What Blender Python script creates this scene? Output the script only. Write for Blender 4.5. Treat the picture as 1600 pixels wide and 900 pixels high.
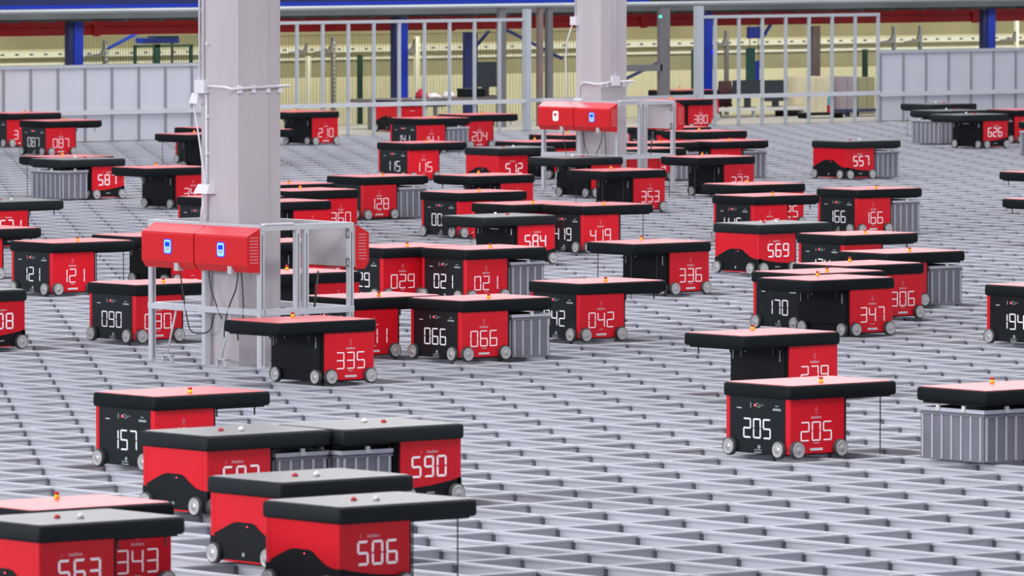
import bpy, bmesh, math, random
from mathutils import Vector, Matrix
S = bpy.context.scene
for o in list(bpy.data.objects): bpy.data.objects.remove(o)
# ---------------------------------------------------------------- camera
# world: z up, grid rails run along x and y, rail tops at z = 0
AZ = 0.882336
PITCH = 0.0517385
CAMH = 3.67394
cam_d = bpy.data.cameras.new('camera'); cam = bpy.data.objects.new('camera', cam_d)
S.collection.objects.link(cam); S.camera = cam
cam_d.sensor_width = 36.0
cam_d.lens = 36.0 * 12226.34 / 1600.0
cam_d.clip_start = 1.0; cam_d.clip_end = 400.0
cam.location = (0, 0, CAMH)
FW = Vector((math.cos(AZ) * math.cos(PITCH), math.sin(AZ) * math.cos(PITCH), -math.sin(PITCH)))
cam.rotation_euler = FW.to_track_quat('-Z', 'Y').to_euler()
cam_d.dof.use_dof = True
cam_d.dof.focus_distance = 62.0
cam_d.dof.aperture_fstop = 10.0
# ---------------------------------------------------------------- world and lights
S.view_settings.view_transform = 'Standard'; S.view_settings.look = 'None'
S.view_settings.gamma = 1.0; S.view_settings.use_curve_mapping = False
S.view_settings.exposure = 0.0
W = bpy.data.worlds.new('hall_air'); S.world = W; W.use_nodes = True
bg = W.node_tree.nodes['Background']
bg.inputs[0].default_value = (0.80, 0.82, 0.93, 1); bg.inputs[1].default_value = 0.58
def area(name, loc, target, sx, sy, power, col=(1, 1, 1)):
    d = bpy.data.lights.new(name, 'AREA'); d.shape = 'RECTANGLE'; d.size = sx; d.size_y = sy
    d.energy = power; d.color = col
    o = bpy.data.objects.new(name, d); S.collection.objects.link(o); o.location = loc
    o.rotation_euler = (Vector(target) - Vector(loc)).to_track_quat('-Z', 'Y').to_euler()
    return o
# rows of hall lamps high above the grid
for k, (lx, ly) in enumerate(((30, 34), (44, 52), (58, 70), (72, 86))):
    area('hall_lamp', (lx, ly, 11.0), (lx, ly, 0), 26, 5, 2600, (1.0, 0.98, 0.97))
# unseen light added on the left to brighten the left-facing sides
area('side_fill_light', (-5, 45, 9.0), (50, 60, 0), 30, 7, 9000, (0.93, 0.95, 1.0))
# unseen fill lights added under the deck to brighten the back hall
area('deck_fill_light', (79, 96.4, 1.60), (79, 97.6, 0.3), 34, 0.25, 260, (1.0, 0.97, 0.82))
area('deck_fill_light', (79, 94.7, 1.60), (79, 94.9, 0.0), 34, 0.25, 220, (1.0, 0.97, 0.85))
area('deck_fill_light', (79, 92.7, 1.60), (79, 92.4, 0.0), 34, 0.15, 90, (1.0, 0.97, 0.90))

# ---------------------------------------------------------------- materials
def mat(name, col, rough=0.5, metal=0.0, var=0.0, scale=8.0, emit=0.0, coat=0.0, spec=0.5, bump=0.0, stretch=None):
    m = bpy.data.materials.new(name); m.use_nodes = True
    nt = m.node_tree; b = nt.nodes['Principled BSDF']
    b.inputs['Base Color'].default_value = (*col, 1)
    b.inputs['Roughness'].default_value = rough
    b.inputs['Metallic'].default_value = metal
    b.inputs['Specular IOR Level'].default_value = spec
    if coat:
        b.inputs['Coat Weight'].default_value = coat; b.inputs['Coat Roughness'].default_value = 0.12
    if emit:
        b.inputs['Emission Color'].default_value = (*col, 1); b.inputs['Emission Strength'].default_value = emit
    if var or bump:
        tc = nt.nodes.new('ShaderNodeTexCoord'); mp = nt.nodes.new('ShaderNodeMapping')
        if stretch: mp.inputs['Scale'].default_value = stretch
        nt.links.new(tc.outputs['Object'], mp.inputs[0])
        n = nt.nodes.new('ShaderNodeTexNoise'); n.inputs['Scale'].default_value = scale; n.inputs['Detail'].default_value = 4
        nt.links.new(mp.outputs[0], n.inputs['Vector'])
        if var:
            mr = nt.nodes.new('ShaderNodeMapRange'); mr.inputs[1].default_value = 0.3; mr.inputs[2].default_value = 0.7
            mr.inputs[3].default_value = 1 - var; mr.inputs[4].default_value = 1 + var
            nt.links.new(n.outputs[0], mr.inputs[0])
            mx = nt.nodes.new('ShaderNodeVectorMath'); mx.operation = 'SCALE'
            mx.inputs[0].default_value = col
            nt.links.new(mr.outputs[0], mx.inputs['Scale']); nt.links.new(mx.outputs[0], b.inputs['Base Color'])
        if bump:
            bp = nt.nodes.new('ShaderNodeBump'); bp.inputs['Strength'].default_value = bump; bp.inputs['Distance'].default_value = 0.01
            nt.links.new(n.outputs[0], bp.inputs['Height']); nt.links.new(bp.outputs[0], b.inputs['Normal'])
    return m
M = {}
M['rail'] = mat('brushed_aluminium', (0.49, 0.50, 0.55), 0.45, 0.2, 0.06, 1.3)
M['web'] = mat('matt_aluminium_web', (0.51, 0.517, 0.565), 0.6, 0.1, 0.14, 0.9)
M['under'] = mat('bin_tops_grey', (0.34, 0.345, 0.38), 0.7, 0, 0.15, 3)
M['joint'] = mat('dark_joint', (0.15, 0.155, 0.185), 0.7, 0, 0.1, 6)
M['black'] = mat('black_plastic', (0.006, 0.008, 0.010), 0.55, 0, 0.1, 5, spec=0.2)
M['cover'] = mat('charcoal_foam_cover', (0.0055, 0.0085, 0.0105), 0.6, 0, 0.12, 4, spec=0.15)
M['cover2'] = mat('slate_foam_cover', (0.011, 0.015, 0.018), 0.6, 0, 0.12, 4, spec=0.2)
M['display'] = mat('black_glass_display', (0.009, 0.013, 0.015), 0.25, 0, 0.05, 5, spec=0.3)
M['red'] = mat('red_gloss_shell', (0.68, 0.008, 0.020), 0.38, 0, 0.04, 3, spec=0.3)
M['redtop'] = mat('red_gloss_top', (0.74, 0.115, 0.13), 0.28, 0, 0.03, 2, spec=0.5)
M['greytop'] = mat('grey_satin_top', (0.11, 0.113, 0.12), 0.30, 0, 0.05, 2, spec=0.35)
M['digit'] = mat('white_digit_leds', (0.93, 0.90, 0.95), 0.5, emit=0.12, var=0.0)
M['white'] = mat('white_print', (0.75, 0.76, 0.78), 0.6, var=0.03)
M['wordgrey'] = mat('faint_print', (0.72, 0.42, 0.46), 0.6, var=0.03)
M['dim'] = mat('grey_print', (0.30, 0.36, 0.36), 0.6, var=0.03)
M['led_red'] = mat('red_led', (1.0, 0.05, 0.08), 0.4, emit=4)
M['tyre'] = mat('grey_tyre', (0.045, 0.05, 0.052), 0.6, 0, 0.1, 20)
M['hub'] = mat('cast_hub', (0.52, 0.52, 0.52), 0.35, 0.35, 0.10, 12)
M['yellow'] = mat('yellow_beacon', (0.90, 0.62, 0.02), 0.5, var=0.03)
M['button'] = mat('red_button', (0.50, 0.006, 0.012), 0.4, var=0.03)
M['bin'] = mat('grey_bin_plastic', (0.17, 0.172, 0.205), 0.5, 0, 0.08, 6)
M['binrib'] = mat('light_bin_rib', (0.46, 0.47, 0.54), 0.45, 0, 0.05, 6)
M['clip'] = mat('pale_clip', (0.6, 0.62, 0.6), 0.5, var=0.05)
M['band'] = mat('steel_band', (0.07, 0.075, 0.08), 0.4, 0.5, 0.05, 5)
M['concrete'] = mat('painted_concrete', (0.50, 0.465, 0.485), 0.8, 0, 0.08, 1.2, bump=0.15, stretch=(3, 3, 0.5))
M['conduit'] = mat('white_conduit', (0.74, 0.72, 0.78), 0.5, 0, 0.03, 5)
M['alu'] = mat('aluminium_profile', (0.60, 0.615, 0.66), 0.42, 0.2, 0.06, 3)
M['plate'] = mat('zinc_plate', (0.56, 0.53, 0.54), 0.6, 0.1, 0.06, 3)
M['charger'] = mat('red_charger_shell', (0.66, 0.008, 0.012), 0.4, 0, 0.04, 3, spec=0.4)
M['chargertop'] = mat('red_charger_lid_sheen', (0.74, 0.05, 0.07), 0.38, 0, 0.04, 3, coat=0.15)  # red lightened to put the lid's pink sheen into the colour
M['vent'] = mat('pale_vent', (0.75, 0.25, 0.28), 0.5, var=0.03)
M['blue_led'] = mat('blue_led_ring', (0.18, 0.50, 1.0), 0.4, emit=0.9)
M['blue_glow'] = mat('blue_led_edge', (0.02, 0.02, 1.0), 0.4, emit=1.2)
M['white_led'] = mat('white_led_ring', (1.0, 0.80, 0.80), 0.4, emit=1.0)
M['screen_blue'] = mat('blue_lamp_screen', (0.005, 0.02, 0.65), 0.4, emit=0.6)
M['cable'] = mat('black_cable', (0.03, 0.03, 0.035), 0.5, var=0.05)
M['panel'] = mat('white_panel', (0.53, 0.54, 0.605), 0.55, 0, 0.04, 1.5)
M['post'] = mat('grey_post', (0.26, 0.27, 0.30), 0.5, 0.2, 0.06, 3)
M['fence'] = mat('grey_fence_paint', (0.42, 0.46, 0.50), 0.5, 0.1, 0.05, 3)
M['platform'] = mat('platform_board', (0.42, 0.40, 0.34), 0.8, 0, 0.08, 2)
M['wall'] = mat('cream_cladding', (0.72, 0.68, 0.44), 0.85, 0, 0.07, 0.8)
M['wall_olive'] = mat('olive_cladding', (0.33, 0.31, 0.18), 0.85, 0, 0.10, 1.2)
M['wall_tan'] = mat('tan_cladding', (0.38, 0.345, 0.20), 0.85, 0, 0.15, 0.8)
M['strip'] = mat('white_rack_beam', (0.80, 0.80, 0.66), 0.6, 0, 0.05, 2)
M['dot'] = mat('dark_slot', (0.06, 0.06, 0.05), 0.8, var=0.05)
M['blue'] = mat('blue_steel_paint', (0.004, 0.030, 0.42), 0.4, 0, 0.08, 2)
M['bluedk'] = mat('navy_and_shaded_blue', (0.012, 0.02, 0.10), 0.5, 0, 0.08, 2)  # navy parts, and blue steel webs with their shade put into the colour
M['redbeam'] = mat('red_steel_paint', (0.52, 0.010, 0.014), 0.45, 0, 0.12, 1.5)
M['tube'] = mat('galvanised_duct', (0.40, 0.44, 0.47), 0.45, 0.3, 0.08, 1.0)
M['duct_dark'] = mat('dark_galvanised', (0.17, 0.20, 0.215), 0.5, 0.2, 0.12, 1.0)
M['deck'] = mat('dark_deck_steel', (0.10, 0.11, 0.115), 0.7, 0, 0.25, 0.6)
M['green'] = mat('green_fence_paint', (0.012, 0.055, 0.03), 0.6, 0, 0.08, 4)
M['teal'] = mat('teal_cloth', (0.02, 0.09, 0.08), 0.8, 0, 0.15, 6)
M['steel'] = mat('grey_steel', (0.17, 0.17, 0.18), 0.5, 0.3, 0.1, 4)
M['brown'] = mat('brown_steel', (0.20, 0.15, 0.14), 0.6, 0.1, 0.1, 4)
M['screen'] = mat('dark_monitor', (0.028, 0.034, 0.042), 0.5, 0, 0.05, 4)
M['maroon'] = mat('maroon_fabric', (0.07, 0.025, 0.03), 0.8, 0, 0.1, 8)
M['desk'] = mat('brown_grey_desk', (0.16, 0.13, 0.13), 0.6, 0, 0.08, 5)
M['whitetop'] = mat('white_desk_top', (0.66, 0.66, 0.62), 0.5, 0, 0.03, 5)
M['cloth_w'] = mat('white_cloth', (0.72, 0.66, 0.70), 0.9, 0, 0.08, 12)
M['cloth_r'] = mat('red_cloth', (0.45, 0.02, 0.05), 0.9, 0, 0.1, 12)
M['mauve'] = mat('mauve_cabinet', (0.34, 0.29, 0.32), 0.7, 0, 0.05, 4)
M['creamcab'] = mat('cream_cabinet', (0.66, 0.60, 0.42), 0.7, 0, 0.05, 4)
M['navy'] = mat('navy_plastic', (0.02, 0.03, 0.09), 0.6, 0, 0.05, 5)
M['cyan'] = mat('light_blue_label', (0.07, 0.30, 0.42), 0.6, 0, 0.05, 5)
M['green_led'] = mat('green_led', (0.05, 1.0, 0.45), 0.4, emit=4)

# ---------------------------------------------------------------- mesh helpers
class MB:
    def __init__(s): s.v = []; s.f = []; s.m = []; s.mats = []; s.cur = 0; s.smooth = False; s.sm = []
    def use(s, name):
        if name not in s.mats: s.mats.append(name)
        s.cur = s.mats.index(name); return s
    def face(s, idx): s.f.append(tuple(idx)); s.m.append(s.cur); s.sm.append(s.smooth)
    def box(s, x0, x1, y0, y1, z0, z1):
        n = len(s.v)
        s.v += [(x0,y0,z0),(x1,y0,z0),(x1,y1,z0),(x0,y1,z0),(x0,y0,z1),(x1,y0,z1),(x1,y1,z1),(x0,y1,z1)]
        for q in ((3,2,1,0),(4,5,6,7),(0,1,5,4),(1,2,6,5),(2,3,7,6),(3,0,4,7)): s.face([n+k for k in q])
        return s
    def loft(s, loops, cap0=True, cap1=True):
        n = len(s.v); k = len(loops[0])
        for L in loops: s.v += [tuple(p) for p in L]
        for a in range(len(loops) - 1):
            for i in range(k):
                j = (i + 1) % k
                s.face((n+a*k+i, n+a*k+j, n+(a+1)*k+j, n+(a+1)*k+i))
        if cap0: s.face([n+i for i in range(k)][::-1])
        if cap1: s.face([n+(len(loops)-1)*k+i for i in range(k)])
        return s
    def prism(s, pts, axis, a, b):
        def P(p, t):
            return {'x': (t, p[0], p[1]), 'y': (p[0], t, p[1]), 'z': (p[0], p[1], t)}[axis]
        L0 = [P(p, a) for p in pts]; L1 = [P(p, b) for p in pts]
        ar = sum(pts[i][0]*pts[(i+1)%len(pts)][1]-pts[(i+1)%len(pts)][0]*pts[i][1] for i in range(len(pts)))
        flip = (ar < 0) ^ (axis == 'y') ^ (b < a)
        if flip: L0, L1 = L0[::-1], L1[::-1]
        return s.loft([L0, L1])
    def disc(s, c, axis, r, a, b, n=20, r2=None):
        r2 = r if r2 is None else r2
        def P(t, rr, k):
            u, v = rr*math.cos(2*math.pi*k/n), rr*math.sin(2*math.pi*k/n)
            return {'x': (t, c[0]+u, c[1]+v), 'y': (c[0]+u, t, c[1]+v), 'z': (c[0]+u, c[1]+v, t)}[axis]
        L0 = [P(a, r, k) for k in range(n)]; L1 = [P(b, r2, k) for k in range(n)]
        if (axis == 'y') ^ (b < a): L0, L1 = L0[::-1], L1[::-1]
        s.loft([L0, L1]); return s
    def tube(s, pts, r, n=8):
        P = [Vector(p) for p in pts]; loops = []
        for i, p in enumerate(P):
            d = (P[min(i+1, len(P)-1)] - P[max(i-1, 0)]).normalized()
            u = d.cross(Vector((0.31, 0.17, 0.93))).normalized() if abs(d.z) < 0.9 else d.cross(Vector((1, 0.1, 0))).normalized()
            w = d.cross(u)
            loops.append([tuple(p + r*(math.cos(2*math.pi*k/n)*u + math.sin(2*math.pi*k/n)*w)) for k in range(n)])
        sm = s.smooth; s.smooth = True; s.loft(loops); s.smooth = sm; return s
    def mesh(s, name):
        me = bpy.data.meshes.new(name); me.from_pydata(s.v, [], s.f)
        for k in (s.mats or ['black']): me.materials.append(M[k])
        me.polygons.foreach_set('material_index', s.m); me.polygons.foreach_set('use_smooth', s.sm)
        me.update(); return me
def link(name, me, parent=None, loc=None, rz=None):
    o = bpy.data.objects.new(name, me); S.collection.objects.link(o)
    if parent: o.parent = parent
    if loc: o.location = loc
    if rz is not None: o.rotation_euler = (0, 0, rz)
    return o
def thing(name, label, cat, loc=(0, 0, 0), rz=0, group=None, kind=None, me=None):
    o = link(name, me, None, loc, rz)
    if label: o['label'] = label
    if cat: o['category'] = cat
    if group: o['group'] = group
    if kind: o['kind'] = kind
    return o
def mb(m): return MB().use(m)
def rrect(x0, x1, y0, y1, r, z, n=4):
    L = []
    for cx, cy, a0 in ((x1-r, y0+r, -90), (x1-r, y1-r, 0), (x0+r, y1-r, 90), (x0+r, y0+r, 180)):
        for k in range(n+1):
            a = math.radians(a0 + 90*k/n); L.append((cx + r*math.cos(a), cy + r*math.sin(a), z))
    return L

# ---------------------------------------------------------------- floor: robot grid
X0G, Y0G, PX, PY = 31.37, 38.477, 0.475, 0.705
WALLY = 89.7
def wedge_pt(d, t):                      # forward distance d, sideways tangent t
    X, Y = d*t, d
    return (X*math.sin(AZ) + Y*math.cos(AZ), -X*math.cos(AZ) + Y*math.sin(AZ))
poly = [wedge_pt(38, -0.085), wedge_pt(38, 0.085), wedge_pt(132, 0.085), wedge_pt(120, -0.085)]
def span(axis, c):                       # extent of the visible wedge on the line x=c or y=c
    r = []
    for i in range(4):
        a, b = poly[i], poly[(i+1) % 4]
        ca, cb = a[axis], b[axis]
        if (ca - c) * (cb - c) <= 0 and ca != cb:
            t = (c - ca) / (cb - ca); r.append(a[1-axis] + t * (b[1-axis] - a[1-axis]))
    return (min(r), max(r)) if len(r) >= 2 else None
floor = thing('floor', None, None, kind='structure')
fl = mb("under")
zf = -0.20
n = len(fl.v); pp = [poly[0], poly[1], poly[2], poly[3]]
fl.v += [(p[0], p[1], zf) for p in poly]; fl.face(range(4))
link('bin_layer', fl.mesh('bin_layer'), floor)
prof = [(-.030, 0), (-.030, -.012), (-.021, -.018), (-.021, -.12), (.021, -.12), (.021, -.018), (.030, -.012), (.030, 0),
        (.022, 0), (.018, -.007), (.007, -.007), (.003, 0), (-.003, 0), (-.007, -.007), (-.018, -.007), (-.022, 0)]
def rail_mb(pts, axis, a, b):
    m = mb('rail').prism(pts, axis, a, b); m.use('web')
    for k, f in enumerate(m.f):
        if all(m.v[i][2] < -.011 for i in f): m.m[k] = m.cur
    return m
j = -18
while Y0G + j*PY < WALLY - 0.15:
    y = Y0G + j*PY; sp = span(1, y)
    if sp:
        a, b = sp
        link('rail', rail_mb([(y+p[0], p[1]) for p in prof], 'x', a, b).mesh('rail'), floor)
    j += 1
i = -25
while i < 200:
    x = X0G + i*PX; sp = span(0, x)
    if sp and sp[0] < WALLY - 0.3:
        a, b = sp[0], min(sp[1], WALLY - 0.1)
        if b - a > 0.5:
            link('rail', rail_mb([(x+p[0], p[1]-0.0015) for p in prof], 'y', a, b).mesh('rail'), floor)
    i += 1
jm = mb('joint')
for i in range(-25, 130):
    x = X0G + i*PX; sp = span(0, x)
    if not sp: continue
    for j in range(-18, 73):
        y = Y0G + j*PY
        if sp[0] < y < min(sp[1], WALLY - 0.2):
            jm.box(x-.034, x-.0215, y-.038, y-.0215, -.12, -.018)
o = link('rail_joint', jm.mesh('rail_joint'), floor); o['kind'] = 'stuff'
link('platform', mb('platform').box(60, 92, WALLY + 0.02, 93.6, -0.10, 0.0).mesh('platform'), floor)
# ---------------------------------------------------------------- seven-segment digits
SEG = {'0':'abcdef','1':'bc','2':'abged','3':'abgcd','4':'fgbc','5':'afgcd','6':'afgedc','7':'abc','8':'abcdefg','9':'abcdfg'}
def digit_mb(m, text, u0, z0, h, w, pitch, st, put):
    """put(u, z) -> list of quads; glyphs grow along +u"""
    g = st*0.25; c = st*0.55
    for k, ch in enumerate(text):
        if ch == ' ': continue
        a = u0 + k*pitch; b = a + w; zm = z0 + h/2; z1 = z0 + h
        for sg in SEG[ch]:
            if sg == 'a': P = [(a+c,z1),(b-c,z1),(b-st,z1-st),(a+st,z1-st)]
            elif sg == 'd': P = [(a+st,z0+st),(b-st,z0+st),(b-c,z0),(a+c,z0)]
            elif sg == 'g': P = [(a+g,zm),(a+st,zm+st/2),(b-st,zm+st/2),(b-g,zm),(b-st,zm-st/2),(a+st,zm-st/2)]
            elif sg == 'f': P = [(a,z1-c),(a+st,z1-st-g),(a+st,zm+st/2+g),(a+st*.5,zm+g),(a,zm+g*1.5)]
            elif sg == 'e': P = [(a,zm-g*1.5),(a+st*.5,zm-g),(a+st,zm-st/2-g),(a+st,z0+st+g),(a,z0+c)]
            elif sg == 'b': P = [(b,zm+g*1.5),(b-st*.5,zm+g),(b-st,zm+st/2+g),(b-st,z1-st-g),(b,z1-c)]
            elif sg == 'c': P = [(b,z0+c),(b-st,z0+st+g),(b-st,zm-st/2-g),(b-st*.5,zm-g),(b,zm-g*1.5)]
            put(m, P)
def num_mesh(text, face, gen):
    key = ('num', text, face, gen)
    if key in CACHE: return CACHE[key]
    m = mb('digit')
    h, st = (0.124, 0.0080) if gen == 1 else (0.128, 0.0125)
    zc = 0.174 if gen == 1 else 0.226
    w, pitch = (0.074, 0.0955)
    tot = pitch*2 + w
    if face == 's':      # on the -y side panel, reads along +x
        uc = 0.236 if gen == 1 else 0.262
        def put(m, P): m.prism(P, 'y', 0.0202, 0.0178)
        digit_mb(m, text, uc - tot/2, zc - h/2, h, w, pitch, st, put)
    elif face == 'n':    # on the +y side panel, reads along -x
        uc = 0.236 if gen == 1 else 0.262
        def put(m, P): m.prism([(-p[0], p[1]) for p in P], 'y', 0.6438, 0.6462)
        digit_mb(m, text, -uc - tot/2, zc - h/2, h, w, pitch, st, put)
    else:                # on the black front, reads along -y
        def put(m, P): m.prism([(-p[0], p[1]) for p in P], 'x', 0.0115, 0.008)
        digit_mb(m, text, -0.335 - tot/2, 0.184 - 0.064, 0.128, w, pitch, 0.0095, put)
    CACHE[key] = m.mesh('number_display'); return CACHE[key]
CACHE = {}
def cached(key, fn):
    if key not in CACHE: CACHE[key] = fn()
    return CACHE[key]
_fc = bpy.data.curves.new('wordmark', 'FONT'); _fc.body = 'AutoStore'; _fc.size = 0.025; _fc.extrude = 0.0008
_fc.align_x = 'CENTER'; _fc.resolution_u = 2; _fc.offset = 0.0006
_fo = bpy.data.objects.new('wordmark', _fc); S.collection.objects.link(_fo)
_me = bpy.data.meshes.new_from_object(_fo.evaluated_get(bpy.context.evaluated_depsgraph_get()))
bpy.data.objects.remove(_fo)
def word_mesh(face, gen):
    me = _me.copy(); me.materials.clear(); me.materials.append(M['wordgrey'])
    z = 0.2555 if gen == 1 else 0.306
    sx = 0.80
    for v in me.vertices:
        x, y, t = v.co
        if face == 's': v.co = (0.236 + x*sx, 0.0195 - t, z + y)
        else: v.co = (0.236 - x*sx, 0.6445 + t, z + y)
    me.update(); return me
def logo_mesh(face, gen):
    m = mb('wordgrey')
    pts = ((0, 3), (-1, 2), (1, 2), (0, 1), (-1, 0), (1, 0), (0, 2))
    s = 0.0085 if gen == 1 else 0.004
    cx, z0 = (0.236, 0.290) if gen == 1 else (0.150, 0.306)
    for a, b in pts[:6]:
        u, z = cx + a*s, z0 + b*s*1.3
        r = s*0.30
        if face == 's': m.box(u-r, u+r, 0.0165, 0.0185, z-r, z+r)
        else: m.box(0.472-u-r, 0.472-u+r, 0.6455, 0.6475, z-r, z+r)
    return m.mesh('logo_dots')
def strip_mesh(face):
    m = mb('white')
    ws = (9, 11, 9, 10, 8, 10, 9, 11)
    u = 0.236 - 0.053
    for k, w in enumerate(ws):
        a, b = u, u + w*0.00115
        z0, z1 = 0.050, 0.066
        if face == 's': m.box(a, b, 0.0165, 0.0185, z0, z1)
        else: m.box(a, b, 0.6455, 0.6475, z0, z1)
        u = b + 0.0025
    if face == 's': m.box(0.215, 0.258, 0.0165, 0.0185, 0.096, 0.099)
    else: m.box(0.215, 0.258, 0.6455, 0.6475, 0.096, 0.099)
    return m.mesh('label_strip')
def roof_mesh(gen):
    m = mb('cover' if gen == 1 else 'cover2'); m.smooth = False
    W_, D_ = 0.92, 0.664
    def R(i, z, r): return rrect(i, W_-i, i, D_-i, r, z)
    m.smooth = True
    m.loft([R(.030,.380,.02), R(.012,.381,.024), R(.004,.385,.026), R(.0,.398,.026), R(.0,.425,.026), R(.001,.455,.026), R(.004,.464,.026), R(.010,.468,.024), R(.018,.4685,.02)])
    return m.mesh('roof_cover')
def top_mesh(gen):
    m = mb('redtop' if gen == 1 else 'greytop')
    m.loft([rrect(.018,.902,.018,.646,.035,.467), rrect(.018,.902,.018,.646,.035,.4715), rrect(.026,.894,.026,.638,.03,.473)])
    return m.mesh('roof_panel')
def chassis_mesh():
    m = mb('black')
    m.box(.022, .492, .030, .634, .022, .384)
    m.box(.492, .508, .045, .62, .10, .384)
    m.box(.500, .512, .04, .64, .150, .156)
    m.box(.52, .90, .05, .61, .368, .385)          # gripper plate under the roof
    return m.mesh('chassis')
def side_mesh(face, gen):
    m = mb('red')
    P = [(.012,.062),(.0125,.030),(.016,.0235),(.024,.020),(.476,.020),(.476,.036),(.05,.036),(.03,.062)]
    if face == 'n': P = [(x, .664-y) for x, y in P]
    z0 = .032
    m.prism(P, 'z', z0, .386)
    if gen == 2:
        # black lower wave carried round from the front
        pts = [(.022,.026),(.476,.026),(.476,.100),(.40,.102),(.25,.113),(.13,.130),(.022,.150)]
        m.use('black')
        if face == 's': m.prism(pts, 'y', .036, .0175)
        else: m.prism(pts, 'y', .628, .6465)
        # corner piece
        Pc = [(.009,.066),(.0095,.026),(.014,.020),(.024,.0175),(.046,.0175),(.046,.03),(.03,.066)]
        if face == 'n': Pc = [(x, .664-y) for x, y in Pc]
        m.prism(Pc, 'z', .026, .150)
        m.use('dim')
        if face == 's': m.box(.22, .28, .0165, .018, .066, .076)
        else: m.box(.22, .28, .6465, .6475, .066, .076)
        m.use('red')
        if face == 's': m.box(.15, .41, .016, .03, .022, .030)
        else: m.box(.15, .41, .634, .648, .022, .030)
    return m.mesh('side_panel')
def front_mesh(gen):
    if gen == 1:
        m = mb('display').box(.011, .024, .066, .600, .026, .386)
    else:
        m = mb('red').box(.012, .024, .064, .600, .10, .386)
        m.use('black')
        pts = [(.066,.026),(.598,.026),(.598,.165),(.56,.180),(.50,.205),(.44,.228),(.40,.236),(.27,.236),(.24,.228),(.19,.196),(.13,.165),(.066,.150)]
        m.prism(pts, 'x', .024, .0085)
        m.use('dim').disc((.34, .062), 'x', .012, .0085, .006, 12)
        m.use('red').box(.004, .02, .15, .51, .020, .028)
        m.use('display').box(.0065, .012, .29, .36, .205, .226)
        m.use('led_red').box(.005, .0066, .30, .308, .212, .217)  # red glint on the sensor, put in as a glowing spot
    return m.mesh('front_panel')
def front_marks():
    m = mb('dim')
    m.box(.0085, .012, .105, .182, .306, .320).box(.0085, .012, .13, .16, .332, .338)
    m.use('white').box(.0085, .012, .485, .53, .307, .312)
    m.use('dim')
    for a, b in ((.395,.338),(.395,.325),(.33,.345),(.31,.338),(.33,.325),(.30,.330),(.315,.322),(.28,.336),(.345,.340)):
        m.box(.0085, .012, a-.004, a+.004, b-.004, b+.004)
    m.box(.0085, .012, .395, .399, .315, .35)
    m.disc((.315, .066), 'x', .013, .012, .0085, 12)
    m.use('clip').box(.0085, .012, .29, .36, .030, .034).box(.0085, .012, .29, .36, .046, .049)
    m.use('led_red').box(.0075, .012, .347, .360, .326, .339)
    return m.mesh('status_marks')
def inner_mesh():
    m = mb('dim')
    m.box(.508, .512, .070, .080, .270, .350).box(.508, .512, .575, .585, .270, .350)
    m.box(.508, .511, .200, .212, .325, .350)
    m.use('black').box(.508, .514, .16, .50, .355, .382)
    return m.mesh('guide_strips')
def inner2_mesh():
    m = mb('white')
    m.box(.508, .512, .070, .080, .290, .350).box(.508, .512, .575, .585, .290, .350)
    for k in range(7): m.box(.508, .511, .26+k*.018, .272+k*.018, .335, .347)
    return m.mesh('guide_strips')
def wheel_mesh(axis):
    m = mb('tyre'); m.smooth = True
    n = 24
    def ring(r, t):
        L = [(t, r*math.cos(2*math.pi*k/n), r*math.sin(2*math.pi*k/n)) for k in range(n)]
        return L if axis == 'x' else [(-p[1], p[0], p[2]) for p in L]
    m.loft([ring(.050,.018), ring(.058,.014), ring(.058,-.008), ring(.054,-.014), ring(.049,-.0145)])
    return m.mesh('wheel')
def hub_mesh(axis):
    m = mb('hub'); n = 24
    def ring(r, t):
        L = [(t, r*math.cos(2*math.pi*k/n), r*math.sin(2*math.pi*k/n)) for k in range(n)]
        return L if axis == 'x' else [(-p[1], p[0], p[2]) for p in L]
    m.smooth = True
    m.loft([ring(.049,-.012), ring(.0485,-.0165), ring(.044,-.0175), ring(.039,-.0150), ring(.016,-.0165), ring(.013,-.0195)])
    return m.mesh('hub')
def beacon_mesh():
    m = mb('yellow'); m.smooth = True
    m.disc((0, 0), 'z', .015, 0, .022, 16, .0135); return m.mesh('beacon')
def button_mesh(gen):
    m = mb('button'); m.smooth = True
    if gen == 1: m.disc((0, 0), 'z', .010, .022, .028, 14).disc((0, 0), 'z', .0155, .028, .038, 16, .012)
    else: m.disc((0, 0), 'z', .018, 0, .012, 16, .014).disc((0, 0), 'z', .010, .012, .017, 14)
    return m.mesh('stop_button')
def dome_mesh():
    m = mb('whitetop'); m.smooth = True
    n = 12; L = []
    for a in range(5):
        t = a/4*math.pi/2*.95; r = .02*math.cos(t); z = .026*math.sin(t)
        L.append([(r*math.cos(2*math.pi*k/n), r*math.sin(2*math.pi*k/n), z) for k in range(n)])
    m.loft(L); return m.mesh('antenna_dome')
def band_mesh(z0):
    return mb('band').box(-.004, .004, -.0015, .0015, z0, .372).mesh('lifting_band')
def stub_mesh():
    m = mb('band')
    m.box(-.004, .004, -.004, .004, .318, .370)
    return m.mesh('gripper_pin')
GX, GY = (.56, .86), (.10, .56)
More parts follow.
